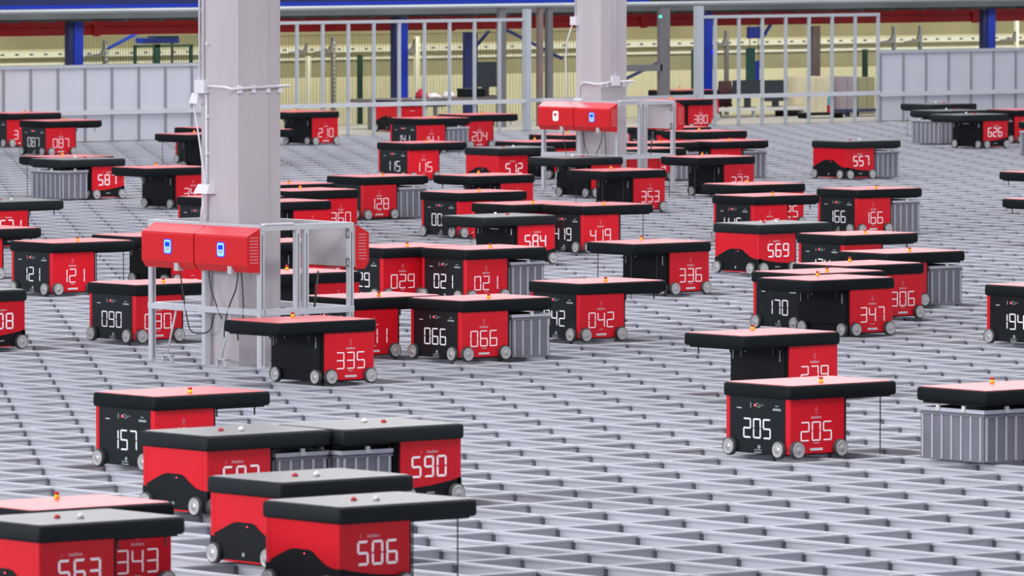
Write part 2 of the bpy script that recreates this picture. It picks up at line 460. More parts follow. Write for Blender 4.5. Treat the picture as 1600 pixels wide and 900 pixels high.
def robot(lab, x, y, orient, gen, number, lowered, carries):
    if orient == 'P': loc, rz = (x, y, 0), 0
    else: loc, rz = (x + .92, y + .664, 0), math.pi
    t = thing('grid_robot', lab, 'robot', loc, rz, 'storage robots driving on the grid')
    link('chassis', cached('ch', chassis_mesh), t)
    link('roof_cover', cached(('roof', gen), lambda: roof_mesh(gen)), t)
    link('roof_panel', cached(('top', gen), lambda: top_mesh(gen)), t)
    for face in 'sn':
        sp = link('side_panel', cached(('side', face, gen), lambda: side_mesh(face, gen)), t)
        vis = (face == 's') == (orient == 'P')
        if vis:
            link('wordmark', cached(('word', face, gen), lambda: word_mesh(face, gen)), sp)
            link('logo_dots', cached(('logo', face, gen), lambda: logo_mesh(face, gen)), sp)
            if gen == 1: link('label_strip', cached(('strip', face), lambda: strip_mesh(face)), sp)
        if number.strip() and (vis or len(number.strip()) == 3):
            link('number_display', num_mesh(number, face, gen), sp)
    fp = link('front_panel', cached(('front', gen), lambda: front_mesh(gen)), t)
    if gen == 1:
        link('status_marks', cached('marks', front_marks), fp)['kind'] = 'stuff'
        if number.strip(): link('number_display', num_mesh(number, 'f', 1), fp)
    link('guide_strips', cached(('inner', gen), inner_mesh if gen == 1 else inner2_mesh), t)
    spots = [('x', (-.004, .107, .058), 0), ('x', (-.004, .585, .058), 0), ('x', (.512, .107, .058), math.pi), ('x', (.512, .585, .058), math.pi),
             ('x', (.062, .004, .058), math.pi/2), ('x', (.432, .004, .058), math.pi/2), ('x', (.062, .660, .058), -math.pi/2), ('x', (.432, .660, .058), -math.pi/2)]
    for ax, p, r in spots:
        w = link('wheel', cached('wheel', lambda: wheel_mesh('x')), t, p, r)
        link('hub', cached('hub', lambda: hub_mesh('x')), w)
    if gen == 1:
        b = link('beacon', cached('beacon', beacon_mesh), t, (.37, .125, .473))
        link('stop_button', cached(('btn', 1), lambda: button_mesh(1)), b)
    else:
        link('stop_button', cached(('btn', 2), lambda: button_mesh(2)), t, (.336, .309, .473))
        link('antenna_dome', cached('dome', dome_mesh), t, (.43, .24, .473))
    if not carries:
        for gx in GX:
            for gy in GY:
                if lowered: link('lifting_band', cached('band', lambda: band_mesh(-.10)), t, (gx, gy, 0))
                else: link('gripper_pin', cached('stub', stub_mesh), t, (gx, gy, 0))
    return t
def bin_mesh():
    m = mb('bin')
    x0, x1, y0, y1, z0, z1 = 0, .375, 0, .59, .014, .345
    w = .012
    m.box(x0, x1, y0, y0+w, z0, z1).box(x0, x1, y1-w, y1, z0, z1).box(x0, x0+w, y0+w, y1-w, z0, z1).box(x1-w, x1, y0+w, y1-w, z0, z1)
    m.box(x0+w, x1-w, y0+w, y1-w, z0, z0+.01)
    return m.mesh('shell')
def rib_mesh(face):
    m = mb('binrib')
    if face in 'sn':
        m.box(-.006, .006, -.009, 0, .022, .300)
    else: m.box(-.009, 0, -.007, .007, .022, .300)
    return m.mesh('rib')
def rim_mesh():
    m = mb('binrib')
    m.box(-.008, .383, -.008, 0, .322, .345).box(-.008, .383, .59, .598, .322, .345).box(-.008, 0, 0, .59, .322, .345).box(.375, .383, 0, .59, .322, .345)
    m.use('bin')
    m.box(-.006, .381, -.006, 0, .300, .312).box(-.006, .381, .59, .596, .300, .312).box(-.006, 0, 0, .59, .300, .312).box(.375, .381, 0, .59, .300, .312)
    return m.mesh('rim')
def clip_mesh():
    m = mb('clip').box(-.014, .014, -.014, 0, .325, .366).box(-.02, .02, -.016, -.012, .33, .345)
    return m.mesh('gripper_clip')
def storage_bin(lab, x, y, orient):
    bx = x + .532 if orient == 'P' else x + .013
    t = thing('storage_bin', lab, 'bin', (bx, y + .037, 0), 0, 'grey bins carried by robots')
    link('shell', cached('binshell', bin_mesh), t)
    link('rim', cached('binrim', rim_mesh), t)
    for k in range(5):
        link('rib', cached(('rib', 's'), lambda: rib_mesh('s')), t, (.02 + k*.0838, 0, 0))
        link('rib', cached(('rib', 's'), lambda: rib_mesh('s')), t, (.02 + k*.0838, .59, 0), math.pi)
    for k in range(7):
        link('rib', cached(('rib', 'w'), lambda: rib_mesh('w')), t, (0, .025 + k*.09, 0))
        link('rib', cached(('rib', 'w'), lambda: rib_mesh('w')), t, (.375, .025 + k*.09, 0), math.pi)
    for px, py, r in ((0, .18, -math.pi/2), (0, .42, -math.pi/2), (.19, 0, 0)):
        link('gripper_clip', cached('clip', clip_mesh), t, (px, py, 0), r)
    return t
ROBOTS = [
('205','P',1,0,32.971,37.281,'205',1),
('binR','Q',1,1,33.607,36.136,'',0),
('279','Q',1,0,36.368,41.618,'279',0),
('335','Q',1,0,34.827,45.007,'335',0),
('157','P',1,0,29.225,39.027,'157',0),
('592','P',2,1,27.363,36.036,'592',0),
('590','Q',2,1,28.300,35.950,'590',0),
('506','P',2,0,24.762,31.488,'506',1),
('mid2','P',2,0,25.546,32.994,'',0),
('563','P',2,0,22.905,31.550,'563',0),
('343','Q',1,0,23.423,32.326,'343',0),
('066','P',1,1,37.773,46.519,'066',0),
('x11','P',1,0,37.316,47.304,' 11',0),
('021','P',1,1,43.073,52.976,'021',0),
('029','P',1,0,42.700,53.680,'029',0),
('042','P',1,0,40.117,47.901,'042',0),
('336','Q',1,0,44.904,52.879,'336',1),
('419','P',1,0,49.807,59.420,'419',1),
('b419','P',1,0,49.470,60.120,'',0),
('584','Q',2,0,47.363,57.992,'584',0),
('006','P',1,0,50.927,62.755,'00 ',0),
('q20','Q',1,0,53.941,66.271,'',0),
('128','P',1,1,52.872,66.811,'128',0),
('360','Q',1,0,49.858,64.227,'360',0),
('p23','P',1,0,50.697,65.685,'',0),
('q24','Q',1,0,47.851,62.135,'',0),
('p25','P',1,0,48.179,63.316,'',0),
('340','Q',1,0,52.613,70.422,'34 ',0),
('587','Q',2,1,53.472,73.180,'587',0),
('q27','Q',1,0,53.842,73.900,'',1),
('p28','P',1,0,63.650,88.370,'3  ',0),
('q29','Q',1,0,60.034,79.512,'',1),
('p30','P',1,0,61.806,81.451,'',0),
('571','P',2,0,45.811,63.917,'571',0),
('p32','P',1,0,41.915,58.941,'',0),
('121','P',1,0,41.026,56.300,'121',1),
('q34','Q',1,0,42.352,56.870,'',0),
('508','Q',2,0,35.309,50.045,'508',0),
('090','P',1,0,37.262,50.012,'090',0),
('q37','Q',1,0,39.147,50.645,'',0),
('q38','Q',1,0,42.436,55.136,'',0),
('170','P',1,0,42.541,47.945,'170',0),
('347','Q',1,0,41.874,47.102,'347',0),
('306','Q',1,0,43.689,48.730,'306',0),
('p42','P',1,1,45.447,50.126,'',0),
('174','P',1,0,47.483,52.960,'174',0),
('569','P',2,0,48.332,55.105,'569',0),
('415','P',1,0,52.661,60.121,'415',0),
('325','Q',1,0,54.550,62.475,'325',0),
('166','P',1,1,54.651,60.743,'166',0),
('557','P',2,1,64.761,72.190,'557',0),
('626','Q',2,0,73.329,79.381,'626',0),
('q49','Q',2,1,74.432,80.986,'',0),
('q49c','Q',2,0,76.576,83.541,'',1),
('p50','P',1,0,75.577,80.651,'',0),
('q50b','Q',1,1,72.062,76.225,'',0),
('q51','Q',1,0,59.380,63.002,'',0),
('q51b','Q',1,0,54.317,57.530,'',0),
('194','P',1,0,42.589,45.168,'194',0),
('333','Q',1,0,59.609,69.059,'333',1),
('p52','P',1,1,63.466,73.212,'',0),
('q53','Q',1,0,65.782,76.263,'',0),
('380','Q',1,0,75.130,87.726,'380',0),
('q55','Q',1,0,78.607,91.578,'',0),
('204','P',1,0,68.139,83.792,'204',0),
('141','P',1,1,66.563,82.901,'141',0),
('210','Q',1,0,67.025,86.388,'210',0),
('p59','P',1,0,61.624,80.471,'',0),
('115','P',1,0,60.186,75.134,'115',0),
('087','P',1,0,61.990,85.172,'087',0),
('512','P',2,0,59.830,72.979,'512',0),
('qa','Q',1,0,61.570,74.520,'',0),
('qb','Q',1,0,63.567,76.275,'',0),
('125','P',1,0,60.842,71.733,'125',0),
('pd','P',1,1,62.403,73.293,'  3',0),
('pe','P',1,0,66.437,77.723,'',0),
('353','Q',1,0,56.020,66.471,'353',1),
('qf','Q',2,0,58.269,69.878,'',0),
]
LAB = {
'binR': 'pink-topped robot carrying a grey bin, cut by the right edge beside robot 205',
'mid2': 'grey-topped red robot standing directly behind robot 506, its number hidden',
'x11': 'pink-topped robot left of robot 066 with only digits 11 showing behind robot 335',
'b419': 'pink-topped robot tucked in left behind robot 419 and above grey-topped 584',
'006': 'pink-topped robot behind robot 584 with only digits 00 showing on black front',
'q20': 'pink-topped robot right of robot 128, behind the robot showing 00',
'p23': 'rearmost of the stacked roofs beside the near column, left of robot 128',
'q24': 'pink-topped robot right of the near column, roof cutting across robot 360',
'p25': 'robot half hidden by the near column, low under robot showing 34',
'340': 'pink-topped robot left of the near column, number starting 34 cut by column',
'q27': 'pink-topped robot directly behind bin-carrying robot 587',
'p28': 'robot cut by the left edge behind robot 087, number starting with 3',
'q29': 'front one of two robots peeking out left of the near column by the barrier',
'p30': 'rear one of two robots peeking out left of the near column by the barrier',
'p32': 'robot roof cut by the left edge, between robots 571 and 121',
'q34': 'robot with black inner side behind robot 121 and left of the charger boxes',
'q37': 'pink-topped robot seen through the near charger frame, behind the robot showing 11',
'q38': 'robot hidden behind the near charger frame, behind the rear plate of the charger',
'p42': 'pink-topped robot carrying a bin, right behind robot 306',
'q49': 'grey-topped robot carrying a bin, directly behind robot 626',
'q49c': 'rearmost dark-roofed robot by the right white barrier, left of robot 626',
'p50': 'pink-topped robot at the right edge behind robot 626',
'q50b': 'robot with a bin cut by the right edge, just in front of robot 626 row',
'q51': 'upper one of two robot roofs cut by the right edge at mid height',
'q51b': 'lower one of two robot roofs cut by the right edge at mid height',
'p52': 'pink-topped robot carrying a bin, directly behind robot 333',
'q53': 'pink-topped robot roof behind robot 333 and in front of robot 380',
'q55': 'robot behind the fence line, just beyond robot 380',
'p59': 'robot mostly hidden by the near column, roof end below robot 210',
'qa': 'dark-roofed robot behind robot 512, left of the far column',
'qb': 'robot roof peeking out under the far charger boxes, left of the far column',
'125': 'red robot seen right of the far column with tops of digits 125',
'pd': 'bin-carrying robot behind robot 353, last digit 3 showing',
'pe': 'robot seen through the far charger frame with red status light',
'qf': 'grey-topped robot in front of the far charger frame, behind robot 353',
}
BLAB = {
'binR': 'large grey ribbed bin at the right edge, nearest the camera',
'592': 'grey bin hanging under grey-topped robot 592, left of a pair',
'590': 'grey bin hanging under grey-topped robot 590, right of a pair',
'066': 'grey ribbed bin hanging at the right of robot 066',
'021': 'grey ribbed bin hanging at the right of robot 021',
'128': 'grey ribbed bin hanging at the right of robot 128',
'587': 'grey ribbed bin hanging in front of robot 587',
'p42': 'grey ribbed bin right of robot 306, under the robot behind it',
'166': 'grey ribbed bin hanging at the right of robot 166',
'557': 'grey ribbed bin hanging at the right of robot 557',
'q49': 'grey ribbed bin hanging left of robot 626',
'q50b': 'grey bin cut by the right edge below robot 626',
'p52': 'grey bin hanging right of robot 333, under the robot behind it',
'141': 'grey bin between robots 141 and 204',
'pd': 'small grey bin seen between robots 353 and 333',
}
LAB.update({
'205': 'robot 205 alone at the right, black and red faces both numbered, steel bands hanging down',
'279': 'robot 279 right behind robot 205, black inner face under its overhanging roof',
'335': 'robot 335 in front of the near column, roof reaching out to the left',
'157': 'robot 157 at lower left, black face numbered, pink roof behind grey-topped 592',
'592': 'grey-topped robot 592 at lower left, red side with black wave, bin at its right',
'590': 'grey-topped robot 590 right of 592, bin in front of its red face',
'506': 'grey-topped robot 506 in the foreground, nearest one, roof overhanging right',
'563': 'grey-topped robot 563 in the bottom left corner, cut by the frame',
'343': 'pink-topped robot 343 in the bottom left corner, behind grey-topped 563',
'066': 'robot 066 in the middle, black and red faces numbered, carrying a ribbed bin',
'021': 'robot 021 behind 066 in the middle, carrying a ribbed bin',
'029': 'robot 029 left of and behind robot 021, next to the charger frame',
'042': 'robot 042 right of the bin of 066, long roof overhanging to the right',
'336': 'robot 336 right of the centre, dark bands hanging under its left overhang',
'419': 'robot 419 behind 584 in the centre, pink roof reaching far right',
'584': 'grey-topped robot 584 in the centre, black inner side with white print',
'128': 'robot 128 right of the near column, carrying a shaded grey bin',
'360': 'robot 360 just right of the near column, above the charger frame',
'587': 'grey-topped robot 587 at upper left with a ribbed bin before its black side',
'571': 'grey-topped robot 571 cut by the left edge, below robot 587',
'121': 'robot 121 at the left, both faces numbered, dark bands at its right',
'508': 'grey-topped robot 508 cut by the left edge, black wedge under its number',
'090': 'robot 090 left of the near column, red face crossed by the frame post',
'170': 'robot 170 at the right, black face numbered, tucked behind robot 347',
'347': 'robot 347 at the right, front one of the cluster with 170 and 306',
'306': 'robot 306 between robot 347 and a ribbed bin at the right',
'174': 'robot behind 306 cluster, tops of digits 174 on its black face',
'569': 'grey-topped robot 569 right of robot 336, wide red side with black wave',
'415': 'robot 415 directly behind grey-topped robot 569',
'325': 'robot behind 415 with only digits 25 showing',
'166': 'robot 166 right of 415, both faces numbered, carrying a bin',
'557': 'grey-topped robot 557 at upper right, red with black wave, carrying a bin',
'626': 'grey-topped robot 626 near the right white barrier, black inner side',
'194': 'robot 194 cut by the right edge, black numbered face with red edge strip',
'333': 'robot 333 right of the far column, bands hanging under its roof',
'380': 'robot 380 beside the far charger frame at the back of the grid',
'204': 'robot 204 at the back, red face right of a bin, roof overhanging right',
'141': 'robot 141 at the back, left of robot 204',
'210': 'robot 210 at the back, just right of the near column',
'115': 'robot 115 in front of 141 at the back, both faces numbered',
'087': 'robot 087 at the far left before the white barrier',
'512': 'grey-topped robot 512 left of the far column, red with black wave',
'353': 'robot 353 in front of the far column, bands down to the grid',
})
BLAB.update({
'066': 'ribbed bin beside robot 066, widest grey bin in the middle',
'021': 'shaded ribbed bin just behind the roof of 066, beside 021',
'128': 'shaded grey bin under the right end of the roof of 128',
'166': 'pale grey bin at the right end of robot 166',
'557': 'small grey bin at upper right, at the right end of 557',
})
for key, orient, gen, carries, x, y, number, low in ROBOTS:
    if key in LAB: lab = LAB[key]
    else:
        kind = 'red and black robot with a pinkish red roof panel' if gen == 1 else 'grey-topped robot with red body and black wave'
        lab = '%s showing number %s%s' % (kind, key, ', carrying a bin' if carries else '')
    robot(lab, x, y, orient, gen, number, low, carries)
    if carries: storage_bin(BLAB[key], x, y, orient)

# ---------------------------------------------------------------- concrete columns
def column(label, x, y):
    t = thing('concrete_column', label, 'column', (x, y, 0))
    c = .055
    def oct_(z, i=0): return [(i+c, i, z), (.50-i-c, i, z), (.50-i, i+c, z), (.50-i, .45-i-c, z), (.50-i-c, .45-i, z), (i+c, .45-i, z), (i, .45-i-c, z), (i, i+c, z)]
    link('shaft', mb('concrete').loft([oct_(-.3), oct_(6.5)]).mesh('shaft'), t)
    link('cable_channel', mb('concrete').box(.17, .34, -.006, 0, .0, 6.5).mesh('cable_channel'), t)
    return t
CX, CY = 36.165, 47.30
c1 = column('near concrete column rising behind the left pair of red charger boxes', CX, CY)
m = mb('conduit')
m.tube([(-.012, .400, 6.4), (-.012, .400, 2.16)], .009).tube([(-.012, .352, 6.4), (-.012, .352, 2.16)], .009)
m.tube([(-.012, .312, 2.10), (-.012, .312, 1.10)], .009)
m.tube([(-.02, .30, 2.125), (-.02, .06, 2.12), (-.022, -.0, 2.11), (.01, -.024, 2.11), (.10, -.024, 2.115), (.53, -.024, 2.125)], .011)
link('conduit', m.mesh('conduit'), c1)
for z in (2.44, 1.88, 1.60):
    link('pipe_clip', mb('conduit').box(-.03, 0, .285, .305, z, z+.02).mesh('pipe_clip'), c1)
for px in (.06, .19, .33, .45):
    link('pipe_clip', mb('conduit').box(px-.018, px+.018, -.02, 0, 2.075, 2.135).mesh('pipe_clip'), c1)
link('junction_box', mb('conduit').box(-.055, 0, .29, .41, 2.07, 2.17).mesh('junction_box'), c1)
link('socket_box', mb('conduit').loft([[(-.07,.36,1.99),(0,.36,1.99),(0,.46,1.99),(-.07,.46,1.99)],[(-.05,.37,2.07),(0,.37,2.07),(0,.45,2.07),(-.05,.45,2.07)]]).mesh('socket_box'), c1)
link('socket_box', mb('conduit').loft([[(-.09,.21,1.305),(0,.21,1.305),(0,.38,1.305),(-.09,.38,1.305)],[(-.06,.22,1.375),(0,.22,1.375),(0,.36,1.375),(-.06,.36,1.375)]]).mesh('socket_box'), c1)
link('supply_cable', mb('conduit').tube([(-.04, .43, 2.0), (-.04, .425, 1.93), (-.03, .39, 1.75), (-.03, .34, 1.52), (-.03, .31, 1.40), (-.03, .30, 1.37)], .007).mesh('supply_cable'), c1)
link('supply_cable', mb('conduit').tube([(-.06, .27, 1.31), (-.07, .30, 1.18), (-.07, .315, 1.08)], .008).mesh('supply_cable'), c1)
SX, SY = 23.73, 23.88
c2 = column('far concrete column beside the second pair of red charger boxes', CX + SX, CY + SY + 0.02)
m = mb('conduit')
m.tube([(-.012, .395, 6.4), (-.012, .395, 2.08)], .010)
m.tube([(.26, -.014, 6.4), (.26, -.014, 1.34)], .011)
m.tube([(-.02, .31, 1.12), (-.02, .31, 1.22), (-.02, .27, 1.29), (-.02, .18, 1.30), (-.02, .05, 1.285), (.02, -.02, 1.28), (.22, -.02, 1.31)], .011)
m.tube([(.30, -.02, 1.31), (.55, -.02, 1.31)], .011)
link('conduit', m.mesh('conduit'), c2)
link('junction_box', mb('conduit').box(-.05, 0, .34, .45, 1.98, 2.08).mesh('junction_box'), c2)
link('junction_box', mb('conduit').box(.20, .32, -.04, 0, 1.26, 1.37).mesh('junction_box'), c2)
link('supply_cable', mb('conduit').tube([(-.03, .42, 2.0), (-.05, .50, 1.80), (-.05, .53, 1.6), (-.05, .52, 1.3), (-.05, .50, 1.1)], .008).mesh('supply_cable'), c2)
link('socket_box', mb('conduit').box(-.05, 0, .24, .38, 1.085, 1.11).mesh('socket_box'), c2)
for px in (.06, .14, .40, .48):
    link('pipe_clip', mb('conduit').box(px-.016, px+.016, -.02, 0, 1.245, 1.30).mesh('pipe_clip'), c2)

# ---------------------------------------------------------------- charger frames
def bar(m, a, b, h=.021):
    a = Vector(a); b = Vector(b)
    m.box(min(a.x, b.x)-h, max(a.x, b.x)+h, min(a.y, b.y)-h, max(a.y, b.y)+h, min(a.z, b.z)-h, max(a.z, b.z)+h)
def charger_frame(label, ox, oy):
    t = thing('mounting_stand', label, 'frame', (ox, oy, 0), 0, 'aluminium frames carrying the chargers')
    W2, D2, H2 = .86, 1.37, 1.065
    for px, py in ((0, 0), (0, .69), (0, D2), (.345, 0), (.425, 0), (W2, 0), (W2, D2)):
        m = mb('alu'); bar(m, (px, py, .02), (px, py, H2-.044))
        if (px, py) != (0, .69):
            m.use('steel').box(px-.004, px+.004, py-.0225, py-.0215, .02, H2-.05)
        link('post', m.mesh('post'), t)
    for z in (H2, .425):
        for a, b in (((0, -.0, z), (0, D2, z)), ((.043, 0, z), (W2, 0, z)), ((W2, .043, z), (W2, D2, z)), ((.043, D2, z), (W2-.043, D2, z))):
            m = mb('alu'); bar(m, a, b, .0215 if z > 1 else .024); link('rail', m.mesh('rail'), t)
    link('cable_tray', mb('conduit').box(.02, .30, -.03, .02, H2+.022, H2+.034).mesh('cable_tray'), t)
    for py in (1.15, .46):
        link('foot_bracket', mb('alu').box(-.03, .0, py-.06, py-.045, 0, .05).box(-.03, .0, py+.045, py+.06, 0, .05).box(-.03, 0, py-.06, py+.06, .045, .055).mesh('foot_bracket'), t)
        link('diagonal_strut', mb('alu').tube([(-.01, py+.03, .02), (-.01, py-.10, .40)], .008, 6).mesh('diagonal_strut'), t)
    link('diagonal_strut', mb('band').tube([(.60, .06, .72), (.56, .06, .43)], .008, 6).mesh('diagonal_strut'), t)
    for k, pts in enumerate(([(-.02, .63, .77), (-.02, .60, .60), (-.02, .52, .45), (-.02, .46, .36)], [(-.02, .25, .76), (-.02, .28, .60), (-.02, .36, .47), (-.02, .42, .33), (-.02, .43, .22)],
              [(-.02, .22, .76), (-.02, .20, .60), (-.02, .19, .40), (-.02, .22, .25)], [(-.02, 1.0, .76), (-.02, .9, .35), (-.02, .82, .24), (-.02, .62, .26), (-.02, .55, .40)])):
        fine = []
        P = [Vector(p) for p in pts]
        for i in range(len(P)-1):
            p0 = P[max(i-1,0)]; p1 = P[i]; p2 = P[i+1]; p3 = P[min(i+2,len(P)-1)]
            for s_ in range(5):
                u = s_/5
                fine.append(.5*((2*p1)+(-p0+p2)*u+(2*p0-5*p1+4*p2-p3)*u*u+(-p0+3*p1-3*p2+p3)*u**3))
        fine.append(P[-1])
        link('power_cable', mb('cable').tube(fine, .0055, 6).mesh('power_cable'), t)
    for z in (.78, 1.0):
        m = mb('steel').box(W2-.06, W2-.03, -.03, -.022, z-.035, z+.035)
        m.use('alu').box(W2-.05, W2-.04, -.033, -.03, z-.018, z+.018)
        link('mounting_bracket', m.mesh('mounting_bracket'), t)
    return t
def charger(label, loc, rz, led):
    """box 0.655 long (y), mounting plane at x=0, front face at x=-0.13"""
    t = thing('charger_box', label, 'charger', loc, rz, 'red charger boxes mounted on frames')
    L = .655
    prof_ = [(0, -.165), (0, .165), (-.115, .108), (-.125, .098), (-.125, -.11), (-.118, -.12), (-.085, -.165)]
    def side(pts, y): return [(p[0], y, p[1]) for p in pts]
    m = mb('charger').loft([side(prof_, 0.0), side(prof_, L)])
    link('housing', m.mesh('housing'), t)
    m = mb('chargertop').loft([side([(0,.172),(-.118,.113),(-.118,.107),(0,.165)], -.003), side([(0,.172),(-.118,.113),(-.118,.107),(0,.165)], L+.003)])
    link('lid', m.mesh('lid'), t)
    link('rear_plate', mb('plate').box(.0, .006, .01, L-.01, -.150, .160).mesh('rear_plate'), t)
    for k in range(9):
        z = -.09 + k*.0235
        link('vent_slot', mb('vent').box(-.095, -.02, -.003, 0, z-.0035, z+.0035).mesh('vent_slot'), t)
    link('cable_gland', mb('plate').box(-.12, -.06, .20, .25, -.18, -.12).mesh('cable_gland'), t)
    yc = .655/2 - .005
    o1 = [(p[0], p[1]) for p in rrect(yc-.048, yc+.048, -.055, .060, .022, 0)]
    o2 = [(p[0], p[1]) for p in rrect(yc-.041, yc+.041, -.048, .053, .018, 0)]
    m = mb('blue_glow' if led == 'blue' else 'white_led').prism([(a, b) for a, b in o1], 'x', -.125, -.127)
    m.use('blue_led' if led == 'blue' else 'white_led').prism(o2, 'x', -.127, -.129)
    lamp = link('status_lamp', m.mesh('status_lamp'), t)
    link('lamp_window', mb('screen_blue' if led == 'blue' else 'button').box(-.1305, -.129, yc-.028, yc+.028, .002, .037).mesh('lamp_window'), lamp)
    link('lamp_base', mb('plate').box(-.1305, -.129, yc-.024, yc+.024, -.028, -.004).mesh('lamp_base'), lamp)
    return t
for k, (ox, oy, who) in enumerate(((36.10, 46.87, 'near'), (36.10 + SX, 46.87 + SY, 'far'))):
    charger_frame('aluminium frame standing round the foot of the %s column' % who, ox, oy)
    charger('red charger box with blue lamp, right of the pair on the %s column frame' % who, (ox - .034, oy - .035, .895), 0, 'blue')
    charger('red charger box with %s lamp, left of the pair on the %s column frame' % ('blue' if k == 0 else 'white', who), (ox - .034, oy + .635, .895), 0, 'blue' if k == 0 else 'white')
    c = charger('red charger box facing away, at the right end of the %s column frame' % who, (ox + .893, oy + .62, .895), math.pi, 'blue')
    for k2 in range(9):
        z = -.09 + k2*.0235
        link('vent_slot', mb('vent').box(-.095, -.02, .655, .658, z-.0035, z+.0035).mesh('vent_slot'), c)

# ---------------------------------------------------------------- barrier and fences at the edge of the grid
def panel_barrier(label, x0, n, sides=True):
    t = thing('panel_barrier', label, 'barrier', (x0, WALLY, 0))
    x1 = n*.475
    pm = mb('post').box(-.018, .018, -.02, .02, 0, 1.045).mesh('post')
    for k in range(n+1): link('post', pm, t, (k*.475, 0, 0))
    pu = mb('panel').box(.018, .457, -.006, .006, .44, 1.045).mesh('panel')
    pl = mb('panel').box(.018, .457, -.006, .006, .005, .385).mesh('panel')
    for k in range(n):
        link('panel', pu, t, (k*.475, 0, 0)); link('panel', pl, t, (k*.475, 0, 0))
    link('top_rail', mb('fence').box(-.02, x1+.02, -.025, .025, 1.045, 1.09).mesh('top_rail'), t)
    link('middle_rail', mb('alu').box(-.02, x1+.02, -.04, -.021, .378, .445).mesh('middle_rail'), t)
    return t
panel_barrier('white panel barrier at the back left edge of the grid', 61.665, 15)
panel_barrier('white panel barrier at the back right edge of the grid', 81.16, 12)
def rail_fence(label, x0, n, first, last):
    t = thing('rail_fence', label, 'fence', (x0, WALLY, 0))
    x1 = n*.475
    pm = mb('fence').box(-.020, .020, -.02, .02, 0, 1.62).mesh('upright')
    for k in range(n+1): link('upright', pm, t, (k*.475, 0, 0))
    link('top_rail', mb('fence').box(first, last, -.022, .022, 1.622, 1.668).mesh('top_rail'), t)
    link('low_rail', mb('alu').box(first, last, -.035, -.021, .403, .466).mesh('low_rail'), t)
    return t
f1 = rail_fence('tall grey rail fence between the two concrete columns', 69.282, 10, -.02, 4.80)
link('end_post', mb('fence').box(4.76, 4.85, -.05, .05, 0, 1.80).mesh('end_post'), f1)
f2 = rail_fence('tall grey rail fence right of the far column', 77.79, 7, -.30, 3.345)
link('end_post', mb('fence').box(-.39, -.27, -.05, .05, 0, 1.81).mesh('end_post'), f2)
thing('low_barrier_rail', 'low grey rail closing the gap behind the far column', 'rail', (0, 0, 0), me=mb('fence').box(74.14, 77.39, WALLY-.03, WALLY+.01, .415, .47).mesh('low_barrier_rail'))

# ---------------------------------------------------------------- hall beyond the grid
wall = thing('wall_back', None, None, kind='structure')
link('cladding', mb('wall').box(60, 100, 98.0, 98.2, -1.6, .585).mesh('cladding'), wall)
link('cladding', mb('wall_olive').box(60, 100, 98.0, 98.2, .585, .86).mesh('cladding'), wall)
link('cladding', mb('strip').box(60, 100, 97.92, 98.0, .86, .90).mesh('cladding'), wall)
link('cladding', mb('wall').box(60, 100, 98.0, 98.2, .86, 1.10).mesh('cladding'), wall)
link('cladding', mb('wall_tan').box(60, 100, 98.0, 98.2, 1.10, 1.75).mesh('cladding'), wall)
m = mb('wall')
for k in range(150): m.box(66+k*.2, 66.02+k*.2, 97.995, 98.0, -1.6, .585)
o = link('cladding_rib', m.mesh('cladding_rib'), wall); o['kind'] = 'stuff'
rb = thing('rack_beam', 'long white rack beam with dark slots along the back wall', 'beam', (0, 97.75, 0))
link('beam', mb('strip').box(60, 100, 0, .08, .985, 1.07).mesh('beam'), rb)
m = mb('dot')
for k in range(145): m.box(60.12+k*.274, 60.19+k*.274, -.004, 0, 1.02, 1.045)
o = link('slot', m.mesh('slot'), rb); o['kind'] = 'stuff'
ceiling = thing('ceiling', None, None, kind='structure')
link('deck', mb('deck').box(58, 100, 92.2, 98.2, 1.69, 1.80).mesh('deck'), ceiling)
m = mb('deck')
for k in range(60): m.box(60+k*.66, 60.07+k*.66, 92.3, 98, 1.64, 1.69)
o = link('deck_joist', m.mesh('deck_joist'), ceiling); o['kind'] = 'stuff'
def ibeam(mname, x0, x1, y, z0, z1, web):
    m = mb(mname)
    m.box(x0, x1, y-.07, y+.07, z0, z0+.05).box(x0, x1, y-.07, y+.07, z1-.03, z1)
    m.use(web).box(x0, x1, y-.02, y+.02, z0+.05, z1-.03)
    return m
rbm = thing('red_beam', 'long red steel beam under the deck at the back', 'beam', (0, 0, 0))
m = mb('redbeam'); m.box(60, 100, 93.93, 94.07, 1.41, 1.52).box(60, 100, 93.95, 94.05, 1.52, 1.56).box(60, 100, 93.9, 94.1, 1.56, 1.63)
link('girder', m.mesh('girder'), rbm)
for xx in (69.2, 76.0, 79.9, 87.0):
    link('splice_plate', mb('redbeam').box(xx, xx+.12, 93.90, 93.93, 1.39, 1.56).mesh('splice_plate'), rbm)
thing('ventilation_duct', 'long galvanised round duct under the blue beam', 'duct', (0, 0, 0), me=mb('tube').tube([(58, 91, 1.828), (100, 91, 1.828)], .031, 16).mesh('ventilation_duct'))
thing('blue_beam', 'deep blue steel beam along the top edge at the back', 'beam', (0, 0, 0), me=ibeam('blue', 58, 78.9, 92.6, 1.835, 2.35, 'bluedk').mesh('blue_beam'))  # same blue steel throughout; web coloured darker to stand for shade
thing('large_duct', 'wide grey duct above the right fence', 'duct', (0, 0, 0), me=mb('duct_dark').tube([(78.95, 92.9, 2.02), (100, 92.9, 2.02)], .19, 20).mesh('large_duct'))
GC = 'blue steel columns of the back hall'
